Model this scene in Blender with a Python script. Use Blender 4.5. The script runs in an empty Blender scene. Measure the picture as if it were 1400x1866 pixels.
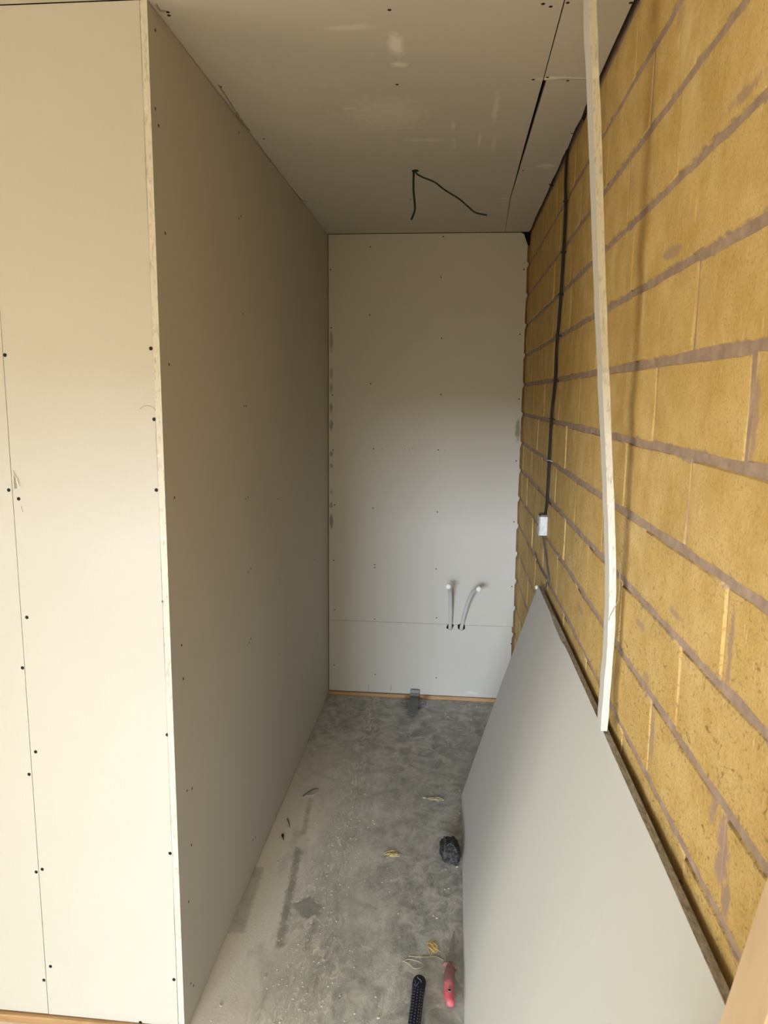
import bpy, bmesh, math, random
from mathutils import Vector, Matrix, noise
random.seed(7)
SC = bpy.context.scene
COL = SC.collection

# ------------------------------------------------------------------ camera
H, XL, XR, D, YF = 2.4, -0.640, 0.353, 3.767, 1.583      # room: height, alcove sides, back, partition face
FPX = 1338.6
cr = Vector((0.99559, 0.09323, 0.01008)); cu = Vector((-0.02445, 0.15422, 0.98773)); cf = Vector((-0.09054, 0.98363, -0.15582))
CP = Vector((0, 0, 1.6084))
cd = bpy.data.cameras.new('camera'); cam = bpy.data.objects.new('camera', cd); COL.objects.link(cam)
cam.matrix_world = Matrix(((cr.x, cu.x, -cf.x, CP.x), (cr.y, cu.y, -cf.y, CP.y), (cr.z, cu.z, -cf.z, CP.z), (0, 0, 0, 1)))
cd.sensor_fit = 'VERTICAL'; cd.sensor_height = 36.0; cd.lens = 36.0 * FPX / 1866.0; cd.clip_start = 0.02
cd.dof.use_dof = True; cd.dof.focus_distance = 2.4; cd.dof.aperture_fstop = cd.lens / 2.2   # 2.2 mm entrance pupil
SC.camera = cam
def at(px, py, axis, v):
    """point of a flat surface (coordinate axis = v) seen at pixel px, py of the 1400 x 1866 frame"""
    d = cf + cr * ((px - 700) / FPX) - cu * ((py - 933) / FPX)
    return CP + d * ((v - CP[axis]) / d[axis])

# ------------------------------------------------------------------ light: overcast sky through the open end behind the camera, plus an added window and lamp
SC.view_settings.view_transform = 'Standard'; SC.view_settings.look = 'None'
SC.view_settings.gamma = 1.0; SC.view_settings.exposure = 0.0; SC.view_settings.use_curve_mapping = False
OX0, OX1, OZ, YB, XW = -1.55, 0.10, 1.78, -1.5, -4.2       # opening in the rear wall, rear wall, far side wall
w = bpy.data.worlds.new('overcast_sky'); SC.world = w; w.use_nodes = True
bg = w.node_tree.nodes['Background']; bg.inputs[0].default_value = (.97, 0.945, .79, 1); bg.inputs[1].default_value = 6.5
pl = bpy.data.lights.new('opening_portal', 'AREA'); pl.shape = 'RECTANGLE'; pl.size = OX1 - OX0; pl.size_y = OZ
pl.cycles.is_portal = True
po = bpy.data.objects.new('opening_portal', pl); COL.objects.link(po)
po.location = ((OX0 + OX1) / 2, YB - 0.01, OZ / 2); po.rotation_euler = (math.radians(90), 0, 0)

WY0, WY1, WZ0, WZ1 = -1.35, 0.95, .35, 2.15                 # unseen window added in the far side wall to light the front and block wall
pw = bpy.data.lights.new('added_window_portal', 'AREA'); pw.shape = 'RECTANGLE'; pw.size = WY1 - WY0; pw.size_y = WZ1 - WZ0
pw.cycles.is_portal = True
pq = bpy.data.objects.new('added_window_portal', pw); COL.objects.link(pq)
pq.location = (XW - 0.01, (WY0 + WY1) / 2, (WZ0 + WZ1) / 2); pq.rotation_euler = (math.radians(90), 0, math.radians(-90))
sk = bpy.data.lights.new('low_sky_fill_lamp', 'AREA'); sk.shape = 'RECTANGLE'; sk.size = 11.3; sk.size_y = 3.1  # added distant area lamp, stands in for bright sky low behind the rear opening
sk.energy = 7250; sk.color = (.75, .85, .98)
so = bpy.data.objects.new('low_sky_fill_lamp', sk); COL.objects.link(so)
so.location = (-6.98, -25.0, 4.03); so.rotation_euler = (Vector((-.12, 3.77, 1.27)) - so.location).to_track_quat('-Z', 'Y').to_euler()

# ------------------------------------------------------------------ materials
class N:
    def __init__(s, name):
        s.m = bpy.data.materials.new(name); s.m.use_nodes = True; s.t = s.m.node_tree; s.t.nodes.clear()
        s.out = s.t.nodes.new('ShaderNodeOutputMaterial'); s.b = s.t.nodes.new('ShaderNodeBsdfPrincipled')
        s.t.links.new(s.b.outputs[0], s.out.inputs[0]); s.b.inputs['Roughness'].default_value = 0.85
        s.b.inputs['Specular IOR Level'].default_value = 0.25
        s._p = None
    def n(s, typ, ins=None, **kw):
        x = s.t.nodes.new('ShaderNode' + typ)
        for k, v in kw.items(): setattr(x, k, v)
        for k, v in (ins or {}).items(): s.set(x.inputs[k], v)
        return x
    def set(s, sock, v):
        if isinstance(v, bpy.types.NodeSocket): s.t.links.new(v, sock)
        elif isinstance(v, (tuple, list)) and len(v) == 3 and sock.type == 'RGBA': sock.default_value = (*v, 1)
        else: sock.default_value = v
    def pos(s):
        if not s._p: s._p = s.n('NewGeometry').outputs['Position']
        return s._p
    def objc(s): return s.n('TexCoord').outputs['Object']
    def scale(s, vec, sc, off=(0, 0, 0), rot=(0, 0, 0)):
        return s.n('Mapping', {0: vec, 1: off, 2: rot, 3: sc}).outputs[0]
    def noise(s, vec, sc, det=4, rough=.55, dist=0):
        return s.n('TexNoise', {'Vector': vec, 'Scale': sc, 'Detail': det, 'Roughness': rough, 'Distortion': dist}).outputs[0]
    def ramp(s, v, a, b, lo=0., hi=1.):
        return s.n('MapRange', {0: v, 1: a, 2: b, 3: lo, 4: hi}).outputs[0]
    def math(s, op, a, b=0., c=None):
        d = {0: a, 1: b}
        if c is not None: d[2] = c
        return s.n('Math', d, operation=op).outputs[0]
    def mix(s, f, a, b):
        x = s.n('Mix', data_type='RGBA')
        s.set(x.inputs[0], f); s.set(x.inputs[6], a); s.set(x.inputs[7], b); return x.outputs[2]
    def sep(s, v): return s.n('SeparateXYZ', {0: v}).outputs
    def color(s, c): s.set(s.b.inputs['Base Color'], c)
    def bump(s, h, st=.3, d=.01):
        x = s.n('Bump', {'Strength': st, 'Distance': d, 'Height': h}); s.t.links.new(x.outputs[0], s.b.inputs['Normal'])
    def spot(s, c, r, soft=.3, wob=0.):
        """1 inside an ellipsoid at c (world) with radii r, 0 outside"""
        v = s.n('VectorMath', {0: s.pos(), 1: c}, operation='SUBTRACT').outputs[0]
        v = s.n('VectorMath', {0: v, 1: tuple(1 / q for q in r)}, operation='MULTIPLY').outputs[0]
        l = s.n('VectorMath', {0: v}, operation='LENGTH').outputs['Value']
        if wob: l = s.math('ADD', l, s.ramp(s.noise(s.pos(), 40, 3), .3, .7, -wob, wob))
        return s.ramp(l, 1 - soft, 1 + soft, 1, 0)

def srgb(r, g, b):
    return tuple(((c / 255 + .055) / 1.055) ** 2.4 if c > 10 else c / 255 / 12.92 for c in (r, g, b))

def plain(name, c, rough=.7, metal=0., var=.12, sc=60, bump=0.):
    m = N(name); f = m.ramp(m.noise(m.pos(), sc, 4), .3, .7, 1 - var, 1 + var * .4)
    m.color(m.n('VectorMath', {0: tuple(c), 3: f}, operation='SCALE').outputs[0])
    m.b.inputs['Roughness'].default_value = rough; m.b.inputs['Metallic'].default_value = metal
    if bump: m.bump(m.noise(m.pos(), sc * 2, 4), .5, bump)
    return m.m

PAPER_SHADED = (.555, .543, .505)  # side boards: same board as the front, shade put into the colour
def paper_mat(name, base=PAPER_SHADED, extra=None):
    m = N(name)
    f = m.noise(m.pos(), 2.2, 5, .6); g = m.noise(m.scale(m.pos(), (300, 300, 30)), 1, 2)
    c = m.mix(m.ramp(f, .35, .65), base, tuple(q * .965 for q in base))
    c = m.mix(m.ramp(g, .45, .75, 0, .18), c, tuple(q * .9 for q in base))
    if extra: c = extra(m, c)
    m.color(c); m.b.inputs['Roughness'].default_value = .78
    m.bump(g, .08, .0006)
    return m.m
def back_extra(m, c):
    p = at(944, 783, 1, D)
    c = m.mix(m.math('MULTIPLY', m.spot((p.x, p.y, p.z), (.012, .05, .045), .35, .3), .7), c, (.22, .19, .10))
    for x, y, r in ((950, 1146, .02), (860, 1262, .03), (912, 1262, .02)):
        p = at(x, y, 1, D)
        c = m.mix(m.math('MULTIPLY', m.spot((p.x, p.y, p.z), (r, .05, .008), .4, .4), .5), c, (.82, .82, .80))
    for z0, z1, k in ((600, 640, .6), (668, 690, .5), (700, 716, .6), (733, 752, .7), (765, 785, .7), (822, 832, .7), (845, 852, .6), (893, 900, .5), (915, 925, .7), (938, 962, .8)):
        p = at(602.5, z0, 1, D); q = at(602.5, z1, 1, D)
        c = m.mix(m.math('MULTIPLY', m.spot(((p.x + q.x) / 2 + .004, p.y, (p.z + q.z) / 2), (.008, .05, abs(p.z - q.z) / 2), .3, .3), k), c, (.23, .21, .23))
    return c
def ceil_extra(m, c):
    for x, y, rx, ry, k in ((722, 82, .016, .045, .8), (728, 118, .017, .013, .7), (640, 50, .05, .012, .35), (704, 208, .10, .10, .25), (903, 200, .007, .10, .35), (826, 230, .006, .03, .5), (874, 255, .004, .06, .5), (827, 262, .006, .05, .2), (900, 262, .006, .06, .25), (775, 255, .05, .012, .35), (700, 235, .09, .006, .2), (635, 198, .02, .008, .35), (996, 302, .028, .022, .6), (1000, 143, .025, .01, .7), (440, 190, .3, .3, .10), (920, 362, .03, .005, .4)):
        p = at(x, y, 2, H)
        c = m.mix(m.math('MULTIPLY', m.spot((p.x, p.y, H), (rx, ry, .05), .45, .35), k), c, (.92, .90, .85))
    return c
def board_extra(m, c):
    st = m.noise(m.scale(m.pos(), (6, 10, 2.5)), 1.5, 3)
    c = m.mix(m.ramp(st, .64, .75, 0, .12), c, (.78, .76, .72))
    return c
M = {}
M['paper'] = paper_mat('plasterboard_paper_shaded')
M['paper_front'] = paper_mat('plasterboard_paper_lit', (.645, .640, .615))  # lit copy of the side boards' paper, kept lighter
M['paper_back'] = paper_mat('plasterboard_paper_marked', base=(.63, .62, .59), extra=back_extra)
M['paper_ceiling'] = paper_mat('plasterboard_paper_scuffed', (.62, .60, .555), ceil_extra)
M['paper_grey'] = paper_mat('plasterboard_grey_paper', (.61, .608, .60), board_extra)
def gyp():
    m = N('gypsum_cut_edge')
    f = m.noise(m.scale(m.pos(), (180, 180, 45)), 1, 4, .7); g = m.noise(m.pos(), 40, 4)
    c = m.mix(m.ramp(f, .52, .68), (.74, .72, .66), (.50, .48, .43))
    c = m.mix(m.ramp(g, .58, .7), c, (.82, .81, .77))
    m.color(c); m.bump(f, .5, .002); return m.m
M['gypsum'] = gyp()
def torn():
    m = N('torn_board_edge')
    f = m.noise(m.scale(m.pos(), (260, 60, 260)), 1, 5, .7)
    m.color(m.mix(m.ramp(f, .35, .68), (.24, .21, .17), (.58, .54, .47))); m.bump(f, .8, .004); return m.m
M['torn'] = torn()
M['dark'] = plain('dark_cavity', (.012, .010, .008), .95)
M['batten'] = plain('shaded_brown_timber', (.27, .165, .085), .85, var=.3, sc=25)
M['screw'] = plain('black_screw', (.02, .018, .016), .5, .3)
def wood(name, a, b, sc=(4, 60, 60)):
    m = N(name)
    f = m.noise(m.scale(m.objc(), sc), 1, 4, .6, 1.2); g = m.noise(m.objc(), 3, 2)
    c = m.mix(m.ramp(f, .35, .65), a, b); c = m.mix(m.ramp(g, .62, .72, 0, .5), c, tuple(q * .45 for q in b))
    m.color(c); m.b.inputs['Roughness'].default_value = .65; m.bump(f, .15, .001); return m.m
M['pine'] = wood('pine_sole_plate', (.56, .36, .19), (.38, .235, .12))
M['stud'] = wood('pine_stud', (.58, .43, .28), (.51, .36, .22), (14, 14, 1.2))
def blockmat():
    m = N('clay_straw_block')
    P = m.pos(); o = m.sep(m.objc()); rnd = m.n('ObjectInfo').outputs['Random']
    mot = m.noise(P, 11, 5, .62); fib = m.noise(m.scale(P, (260, 260, 40)), 1, 3, .6)
    fine = m.noise(P, 240, 3, .65); big = m.noise(m.scale(P, (1, 5, 1.6)), 1.4, 3)
    base = m.mix(m.ramp(mot, .38, .62), (.555, .385, .140), (.69, .510, .235))
    base = m.mix(m.ramp(rnd, 0, 1, 0, .35), base, (.60, .385, .125))
    base = m.mix(m.ramp(big, .52, .7, 0, .45), base, (.56, .37, .13))
    base = m.mix(m.ramp(fib, .54, .70, 0, .6), base, (.76, .56, .26))
    base = m.mix(m.ramp(fine, .32, .46, .6, 0), base, (.38, .22, .07))
    # dark straw ends
    ws = m.noise(m.scale(P, (34, 34, 60)), 1, 5, .7, 2.5)
    low = m.sep(P)[2]
    spk = m.math('MULTIPLY', m.ramp(ws, .575, .65), m.ramp(low, 1.6, 1.15, .15, .8))
    edb = m.ramp(m.math('ABSOLUTE', o[2]), .030, .066, .0, .075)
    spk = m.math('MAXIMUM', spk, m.math('MULTIPLY', m.ramp(m.math('ADD', m.noise(m.scale(P, (40, 40, 55)), 1, 6, .75, 2.), edb), .60, .68), m.ramp(low, 1.5, 1.2, 0, .75)))
    base = m.mix(spk, base, (.20, .12, .045))
    # pale flecks of fibre
    pf = m.noise(m.scale(P, (60, 60, 14)), 1, 3, .6)
    base = m.mix(m.ramp(pf, .69, .74, 0, .8), base, (.78, .62, .34))
    # mortar smeared over the block's upper and lower edges
    ed = m.math('ABSOLUTE', o[2]); wn = m.noise(m.scale(P, (26, 26, 26)), 1, 5, .7)
    e = m.math('ADD', ed, m.ramp(wn, .42, .75, -.004, .009))
    base = m.mix(m.ramp(e, .062, .0665), base, (.38, .28, .215))
    for x, y, ry, rz, k in ((1318, 1560, .022, .045, 1), (1325, 1640, .012, .03, 1), (1330, 1185, .008, .05, .9), (1376, 760, .008, .05, .8), (1253, 940, .004, .05, .8), (1300, 1470, .012, .02, .8), (1190, 1340, .010, .04, .8), (1225, 460, .05, .010, .8), (1360, 170, .05, .008, .8), (1235, 1120, .03, .006, .7), (1115, 950, .05, .006, .7), (1170, 1140, .03, .008, .7), (1060, 1110, .05, .010, .7), (1180, 1240, .02, .012, .7), (1240, 30, .02, .02, .5)):
        p = at(x, y, 0, XR)
        base = m.mix(m.math('MULTIPLY', m.spot((XR, p.y, p.z), (.05, ry, rz), .3, .5), k), base, (.40, .28, .21))
    for x, y, ry, rz, k in ((1250, 90, .03, .05, .45), (1262, 200, .04, .10, .4), (1175, 550, .012, .05, .5), (1180, 1100, .03, .04, .3), (1270, 870, .03, .03, .3), (1255, 30, .03, .04, .4)):
        p = at(x, y, 0, XR)
        base = m.mix(m.math('MULTIPLY', m.spot((XR, p.y, p.z), (.05, ry, rz), .6, .6), k), base, (.74, .60, .33))
    m.color(base); m.b.inputs['Roughness'].default_value = .92
    hgt = m.math('ADD', m.math('MULTIPLY', mot, .8), m.math('ADD', m.math('MULTIPLY', fine, .35), m.math('MULTIPLY', fib, .25)))
    m.bump(hgt, .55, .006); return m.m
M['block'] = blockmat()
def mortarmat():
    m = N('purplish_clay_mortar'); f = m.noise(m.pos(), 30, 5, .65)
    m.color(m.mix(m.ramp(f, .35, .7), (.32, .235, .19), (.46, .35, .285))); m.bump(f, .6, .006); return m.m
M['mortar'] = mortarmat()
def floormat():
    m = N('dusty_concrete'); P = m.pos(); s = m.sep(P)
    a = m.noise(m.scale(P, (1, .8, 1)), 3.2, 6, .65, .4); b = m.noise(P, 16, 6, .7, .8); f = m.noise(P, 90, 5, .7)
    base = m.mix(m.ramp(b, .40, .62), (.29, .30, .30), (.60, .61, .605))
    base = m.mix(m.ramp(a, .35, .65, 0, .4), base, (.49, .495, .485))
    # plaster dust, thick along the left partition
    dx = m.math('ADD', s[0], m.math('MULTIPLY', s[1], -.05))
    n2 = m.ramp(m.noise(m.scale(P, (1.6, .7, 1)), 5, 6, .7), .3, .7, -.22, .22)
    d1 = m.ramp(m.math('ADD', dx, n2), -.62, -.22, 1., 0.)
    near = m.ramp(s[1], 3.35, 2.5)
    d1 = m.math('MULTIPLY', d1, near)
    d2 = m.ramp(m.noise(m.scale(P, (1, .6, 1)), 9, 8, .78, 1.5), .50, .72, 0, .75)
    d = m.math('MAXIMUM', m.math('MULTIPLY', d1, .95), m.math('MULTIPLY', d2, m.ramp(s[1], 3.6, 1.9, .35, 1.)))
    # swept or shielded places with no dust: a square and drag marks
    def rect(cx, cy, hx, hy, rot, soft=.006, wob=.006):
        v = m.n('VectorMath', {0: P, 1: (cx, cy, 0)}, operation='SUBTRACT').outputs[0]
        v = m.n('VectorRotate', {'Vector': v, 'Angle': rot}, rotation_type='Z_AXIS').outputs[0]
        q = m.sep(v); w_ = m.ramp(m.noise(P, 60, 3), .3, .7, -wob, wob)
        ax = m.ramp(m.math('ADD', m.math('ABSOLUTE', q[0]), w_), hx - soft, hx + soft, 1, 0)
        ay = m.ramp(m.math('ADD', m.math('ABSOLUTE', q[1]), w_), hy - soft, hy + soft, 1, 0)
        return m.math('MULTIPLY', ax, ay)
    sh = None
    for (x0, y0), (x1, y1), hw, k in (((545, 1545), (510, 1725), .012, .8), ((582, 1660), (556, 1733), .007, .7), ((548, 1640), (574, 1665), .036, .85), ((566, 1455), (553, 1520), .008, .45), ((488, 1800), (468, 1866), .004, .4), ((470, 1580), (430, 1700), .022, .45)):
        p, q = at(x0, y0, 2, 0), at(x1, y1, 2, 0); dv = q - p; L = dv.length / 2
        ang = -math.atan2(-dv.x, dv.y)
        r = m.math('MULTIPLY', rect((p.x + q.x) / 2, (p.y + q.y) / 2, hw, L, ang), k)
        sh = r if sh is None else m.math('MAXIMUM', sh, r)
    keep = m.math('SUBTRACT', 1., sh)
    d = m.math('MULTIPLY', d, keep)
    c = m.mix(d, base, (.86, .84, .805))
    c = m.mix(m.math('MULTIPLY', sh, .5), c, (.30, .29, .27))
    # crusted plaster trails
    ridge = m.noise(m.scale(P, (1, .5, 1)), 34, 8, .85, 1.0)
    wv = m.ramp(m.noise(m.scale(P, (0, 1, 0)), 3, 3), .3, .7, -.03, .03)
    lx = m.math('ABSOLUTE', m.math('ADD', m.math('ADD', s[0], wv), .375))
    tr = m.math('MULTIPLY', m.ramp(lx, .01, m.ramp(s[1], 3.4, 1.6, .03, .16), 1, 0), m.ramp(ridge, .46, .54))
    tr = m.math('MULTIPLY', tr, keep)
    c = m.mix(m.math('MULTIPLY', tr, .8), c, (.84, .81, .74))
    c = m.mix(m.ramp(m.noise(m.scale(P, (.5, 2, 1)), 30, 6, .8, 3), .63, .70, 0, .55), c, (.76, .74, .68))
    # hairline trowel joints across the slab
    for (x0, y0), (x1, y1) in (((560, 1452), (840, 1462)), ((680, 1713), (844, 1718)), ((700, 1557), (843, 1564)), ((560, 1372), (870, 1380)), ((665, 1280), (650, 1450)), ((650, 1450), (597, 1680)), ((597, 1680), (560, 1866))):
        p, q = at(x0, y0, 2, 0), at(x1, y1, 2, 0); dv = q - p
        r = rect((p.x + q.x) / 2, (p.y + q.y) / 2, .0015, dv.length / 2, -math.atan2(-dv.x, dv.y), .0015, .003)
        c = m.mix(m.math('MULTIPLY', r, .45), c, (.50, .46, .38))
    m.color(c); m.b.inputs['Roughness'].default_value = .8
    h = m.math('ADD', m.math('MULTIPLY', f, .4), m.math('ADD', m.math('MULTIPLY', tr, 1.5), m.math('MULTIPLY', d, .25)))
    m.bump(h, .6, .004); return m.m
M['floor'] = floormat()
M['grey_render'] = plain('rear_wall_render', (.52, .47, .40), .9)
M['soil'] = plain('bare_soil', (.62, .45, .24), .95, sc=3, var=.3)
M['roof'] = plain('roof_lining', (.25, .2, .15), .9)
M['cable'] = plain('grey_black_cable', (.030, .030, .028), .45)
M['cable_light'] = plain('grey_cable', (.12, .13, .13), .5)
M['cable_green'] = plain('dark_green_cable', (.022, .030, .020), .45)
M['galv'] = plain('galvanised_steel', (.62, .66, .68), .45, .35, .2, 90)
M['hole'] = plain('black_hole', (.01, .01, .01), .9)
M['pipe'] = plain('white_plastic_pipe', (.62, .63, .64), .35, var=.04)
M['cap'] = plain('bright_white_cap', (.93, .92, .89), .4, var=.02)
M['bracket'] = plain('dull_grey_metal', (.19, .195, .185), .5, .3, .25, 80)
M['steel'] = plain('dusty_steel', (.36, .36, .36), .5, .35, .3, 150)
M['black_rubber'] = plain('navy_black_rubber', (.012, .015, .030), .5, var=.3, sc=120)
M['grey_print'] = plain('worn_grey_print', (.15, .16, .19), .6)
M['red'] = None
def redmat():
    m = N('worn_red_plastic'); P = m.pos(); f = m.noise(P, 60, 5, .7); y = m.sep(P)[1]
    c = m.mix(m.ramp(f, .4, .7), (.62, .10, .12), (.60, .24, .25))
    mid = m.math('MULTIPLY', m.ramp(y, 1.790, 1.805), m.ramp(y, 1.895, 1.875))
    c = m.mix(m.math('MULTIPLY', mid, .9), c, (.24, .135, .135))
    m.color(c); m.b.inputs['Roughness'].default_value = .5; return m.m
M['red'] = redmat()
def clothmat():
    m = N('dusty_black_cloth'); P = m.pos(); f = m.noise(P, 70, 5, .7, 1.5)
    m.color(m.mix(m.ramp(f, .42, .68), (.022, .022, .024), (.13, .13, .135))); m.bump(f, .7, .004); return m.m
M['cloth'] = clothmat()
M['fibre'] = plain('yellow_wool_fibre', (.88, .70, .36), .9, var=.2, sc=300)
M['pale_fibre'] = plain('pale_fibre', (.62, .56, .42), .9)
M['crumb'] = plain('plaster_crumb', (.66, .62, .52), .9, var=.2, sc=200)
M['pencil'] = plain('pencil_line', (.30, .27, .22), .9)
M['foam'] = plain('torn_paper_lip', (.62, .50, .36), .9, var=.3, sc=90)

# ------------------------------------------------------------------ helpers
def tag(o, label=None, cat=None, group=None, kind=None):
    for k, v in (('label', label), ('category', cat), ('group', group), ('kind', kind)):
        if v: o[k] = v
    return o
def obj(name, bm, mats, parent=None, loc=None, smooth=False):
    me = bpy.data.meshes.new(name)
    if bm is not None:
        bmesh.ops.recalc_face_normals(bm, faces=bm.faces); bm.to_mesh(me); bm.free()
    if smooth:
        for p in me.polygons: p.use_smooth = True
    for m_ in (mats if isinstance(mats, (list, tuple)) else [mats]): me.materials.append(m_)
    return inst(name, me, parent, loc)
def inst(name, me, parent=None, loc=None):
    o = bpy.data.objects.new(name, me); COL.objects.link(o)
    if loc is not None: o.location = loc
    if parent is not None:
        o.parent = parent
        q = parent; off = Vector()
        while q is not None: off += Vector(q.location); q = q.parent      # parents are only ever translated
        o.location = Vector(o.location) - off
    return o
def empty(name, loc=(0, 0, 0)):
    o = bpy.data.objects.new(name, None); COL.objects.link(o); o.location = loc; o.empty_display_size = .05
    return o
def box(bm, a, b, mi=0):
    v = [bm.verts.new((x, y, z)) for x in (a[0], b[0]) for y in (a[1], b[1]) for z in (a[2], b[2])]
    for f in ((0, 1, 3, 2), (4, 6, 7, 5), (0, 4, 5, 1), (2, 3, 7, 6), (0, 2, 6, 4), (1, 5, 7, 3)):
        bm.faces.new([v[i] for i in f]).material_index = mi
    return bm
def boxo(name, a, b, mat, parent=None):
    return obj(name, box(bmesh.new(), a, b), mat, parent)
def prism(name, pts, axis, v0, v1, mats, parent=None):
    """polygon pts (two coordinates, the other axes in order) between axis=v0 (face, material 0) and v1; rim = material 1"""
    bm = bmesh.new()
    def P(p, v):
        l = list(p); l.insert(axis, v); return l
    A = [bm.verts.new(P(p, v0)) for p in pts]; B = [bm.verts.new(P(p, v1)) for p in pts]
    bm.faces.new(A).material_index = 0; bm.faces.new(B).material_index = 0
    for i in range(len(pts)):
        j = (i + 1) % len(pts)
        bm.faces.new((A[i], A[j], B[j], B[i])).material_index = 1 if len(mats) > 1 else 0
    return obj(name, bm, mats, parent)
def smooth_path(pts, n=6):
    pts = [Vector(p) for p in pts]; out = []
    for i in range(len(pts) - 1):
        p0 = pts[max(i - 1, 0)]; p1 = pts[i]; p2 = pts[i + 1]; p3 = pts[min(i + 2, len(pts) - 1)]
        for k in range(n):
            t = k / n
            out.append(.5 * ((2 * p1) + (p2 - p0) * t + (2 * p0 - 5 * p1 + 4 * p2 - p3) * t * t + (3 * p1 - p0 - 3 * p2 + p3) * t ** 3))
    return out + [pts[-1]]
def tube(bm, pts, r, seg=8, mi=0, sx=1.):
    """tube through pts; r a number or a list"""
    pts = [Vector(p) for p in pts]; n = len(pts); rs = r if isinstance(r, (list, tuple)) else [r] * n
    rings = []; up = None
    for i, p in enumerate(pts):
        t = (pts[min(i + 1, n - 1)] - pts[max(i - 1, 0)]).normalized()
        if up is None: up = t.orthogonal().normalized()
        up = (up - t * up.dot(t)).normalized(); sd = t.cross(up)
        rings.append([bm.verts.new(p + (up * math.cos(a) + sd * math.sin(a) * sx) * rs[i]) for a in [2 * math.pi * k / seg for k in range(seg)]])
    for a, b in zip(rings, rings[1:]):
        for k in range(seg):
            bm.faces.new((a[k], a[(k + 1) % seg], b[(k + 1) % seg], b[k])).material_index = mi
    bm.faces.new(rings[0]).material_index = mi; bm.faces.new(rings[-1]).material_index = mi
    return bm

# ------------------------------------------------------------------ ground, floor
soil = boxo('ground', (-14, -30, -.40), (10, YB - .15, -.20), M['soil'])
tag(boxo('ground', (-34, YB - .15, -.40), (XW - .1, 14, -.20), M['soil']), kind='structure'); tag(soil, kind='structure')
# floor slab
fl = boxo('floor', (XW - .1, YB - .15, -.12), (XR + .3, D + .3, 0), M['floor']); tag(fl, kind='structure')

# ------------------------------------------------------------------ shared screw mesh
def screw_mesh(axis, sgn, r=.0034):
    bm = bmesh.new(); rg = []
    for rr, h in ((r, -.0010), (r, .0004), (r * .6, .0005)):
        ring = []
        for k in range(8):
            a = math.pi * k / 4; p = [rr * math.cos(a), rr * math.sin(a)]; p.insert(axis, h * sgn)
            ring.append(bm.verts.new(p))
        rg.append(ring)
    for a, b in zip(rg, rg[1:]):
        for k in range(8): bm.faces.new((a[k], a[(k + 1) % 8], b[(k + 1) % 8], b[k]))
    bm.faces.new(rg[-1]); bmesh.ops.recalc_face_normals(bm, faces=bm.faces)
    me = bpy.data.meshes.new('screw'); bm.to_mesh(me); bm.free(); me.materials.append(M['screw']); return me
SB, SL, SF, SCE = screw_mesh(1, -1), screw_mesh(0, 1), screw_mesh(1, -1, .0044), screw_mesh(2, -1, .0042)
SSM = screw_mesh(1, -1, .0018)

# ------------------------------------------------------------------ back wall
wb = boxo('wall_back', (XL - .2, D + .0135, 0), (XR + .3, D + .13, H + .15), M['dark']); tag(wb, kind='structure')
ZS = at(770, 1136, 1, D).z
courses = [2.25, 2.103, 1.96, 1.816, 1.672, 1.527, 1.381, 1.243, 1.10, .957, .812, .667, .522, .377, .232, .087]
BR = XR - .0125
def right_edge(z0, z1):
    BR = XR - (.0125 if z0 > .3 else .017)
    out = []; zs = sorted([z for z in courses if z0 < z < z1])
    z = z0; rnd = random.Random(3)
    out.append((BR, z0))
    for c in zs:
        out += [(BR + rnd.uniform(-.002, .001), c - .022), (BR + .006, c - .006), (BR + .008, c + .002), (BR + rnd.uniform(-.001, .002), c + .012)]
    if z1 > 2.3: out += [(BR - .001, z1 - .06), (BR - .006, z1 - .045), (BR - .020, z1 - .008)]
    out.append((BR - .001 if z1 < 2.3 else BR - .035, z1))
    return out
LE = XL + .0025
low = prism('plasterboard_panel', [(LE, .021)] + right_edge(.019, ZS - .0006) + [(LE, ZS - .0006)], 1, D, D + .0125, [M['paper_back'], M['foam']], wb)
hi_ = prism('plasterboard_panel', [(LE, ZS + .0006)] + right_edge(ZS + .0006, H - .003) + [(LE, H - .003)], 1, D, D + .0125, [M['paper_back'], M['foam']], wb)
tag(low, 'narrow lower plasterboard panel behind the pipes'); tag(hi_, 'tall upper plasterboard panel dotted with screws')
back_px = [(675, 450), (808, 431), (602.5, 491), (955, 491), (804, 505), (674, 574), (604, 597), (948, 609), (805, 616), (676, 699), (606, 720), (804, 719), (946, 727), (607, 820), (681, 818), (799, 820), (941, 840), (610, 920), (680, 926), (797, 933), (937, 951), (608, 1021), (683, 1029), (683, 1034), (795, 1037), (933, 1069), (610, 1111), (683, 1128), (796, 1126), (932, 1173), (609, 1212), (684, 1229), (795, 1235)]
for x, y in back_px:
    p = at(x, y, 1, D); inst('screw', SB, low if p.z < ZS else hi_, p)
for x, y in ((696, 817), (738, 818), (746, 819), (752, 817), (757, 819), (811, 820)):
    inst('screw', SSM, hi_, at(x, y, 1, D))
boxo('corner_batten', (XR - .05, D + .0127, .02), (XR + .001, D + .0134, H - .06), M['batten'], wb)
sole = boxo('sole_plate', (XL + .0005, D - .012, .0005), (XR - .004, D + .0128, .0185), M['pine'], wb)
# ragged paper tears at the foot of the board
for x, y0, y1 in ((672, 1247, 1260), (713, 1248, 1259), (943, 1085, 1120)):
    p, q = at(x, y0, 1, D - .001), at(x - 1, y1, 1, D - .001)
    obj('paper_tear', tube(bmesh.new(), [p, (p + q) / 2 + Vector((.003, 0, 0)), q], .0009, 5), M['pencil'], low if p.z < ZS else hi_)

# ------------------------------------------------------------------ left partition: side and front
wl = boxo('wall_left', (XW, YF + .0135, 0), (XL - .0135, D + .12, H + .15), M['dark']); tag(wl, kind='structure')
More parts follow.
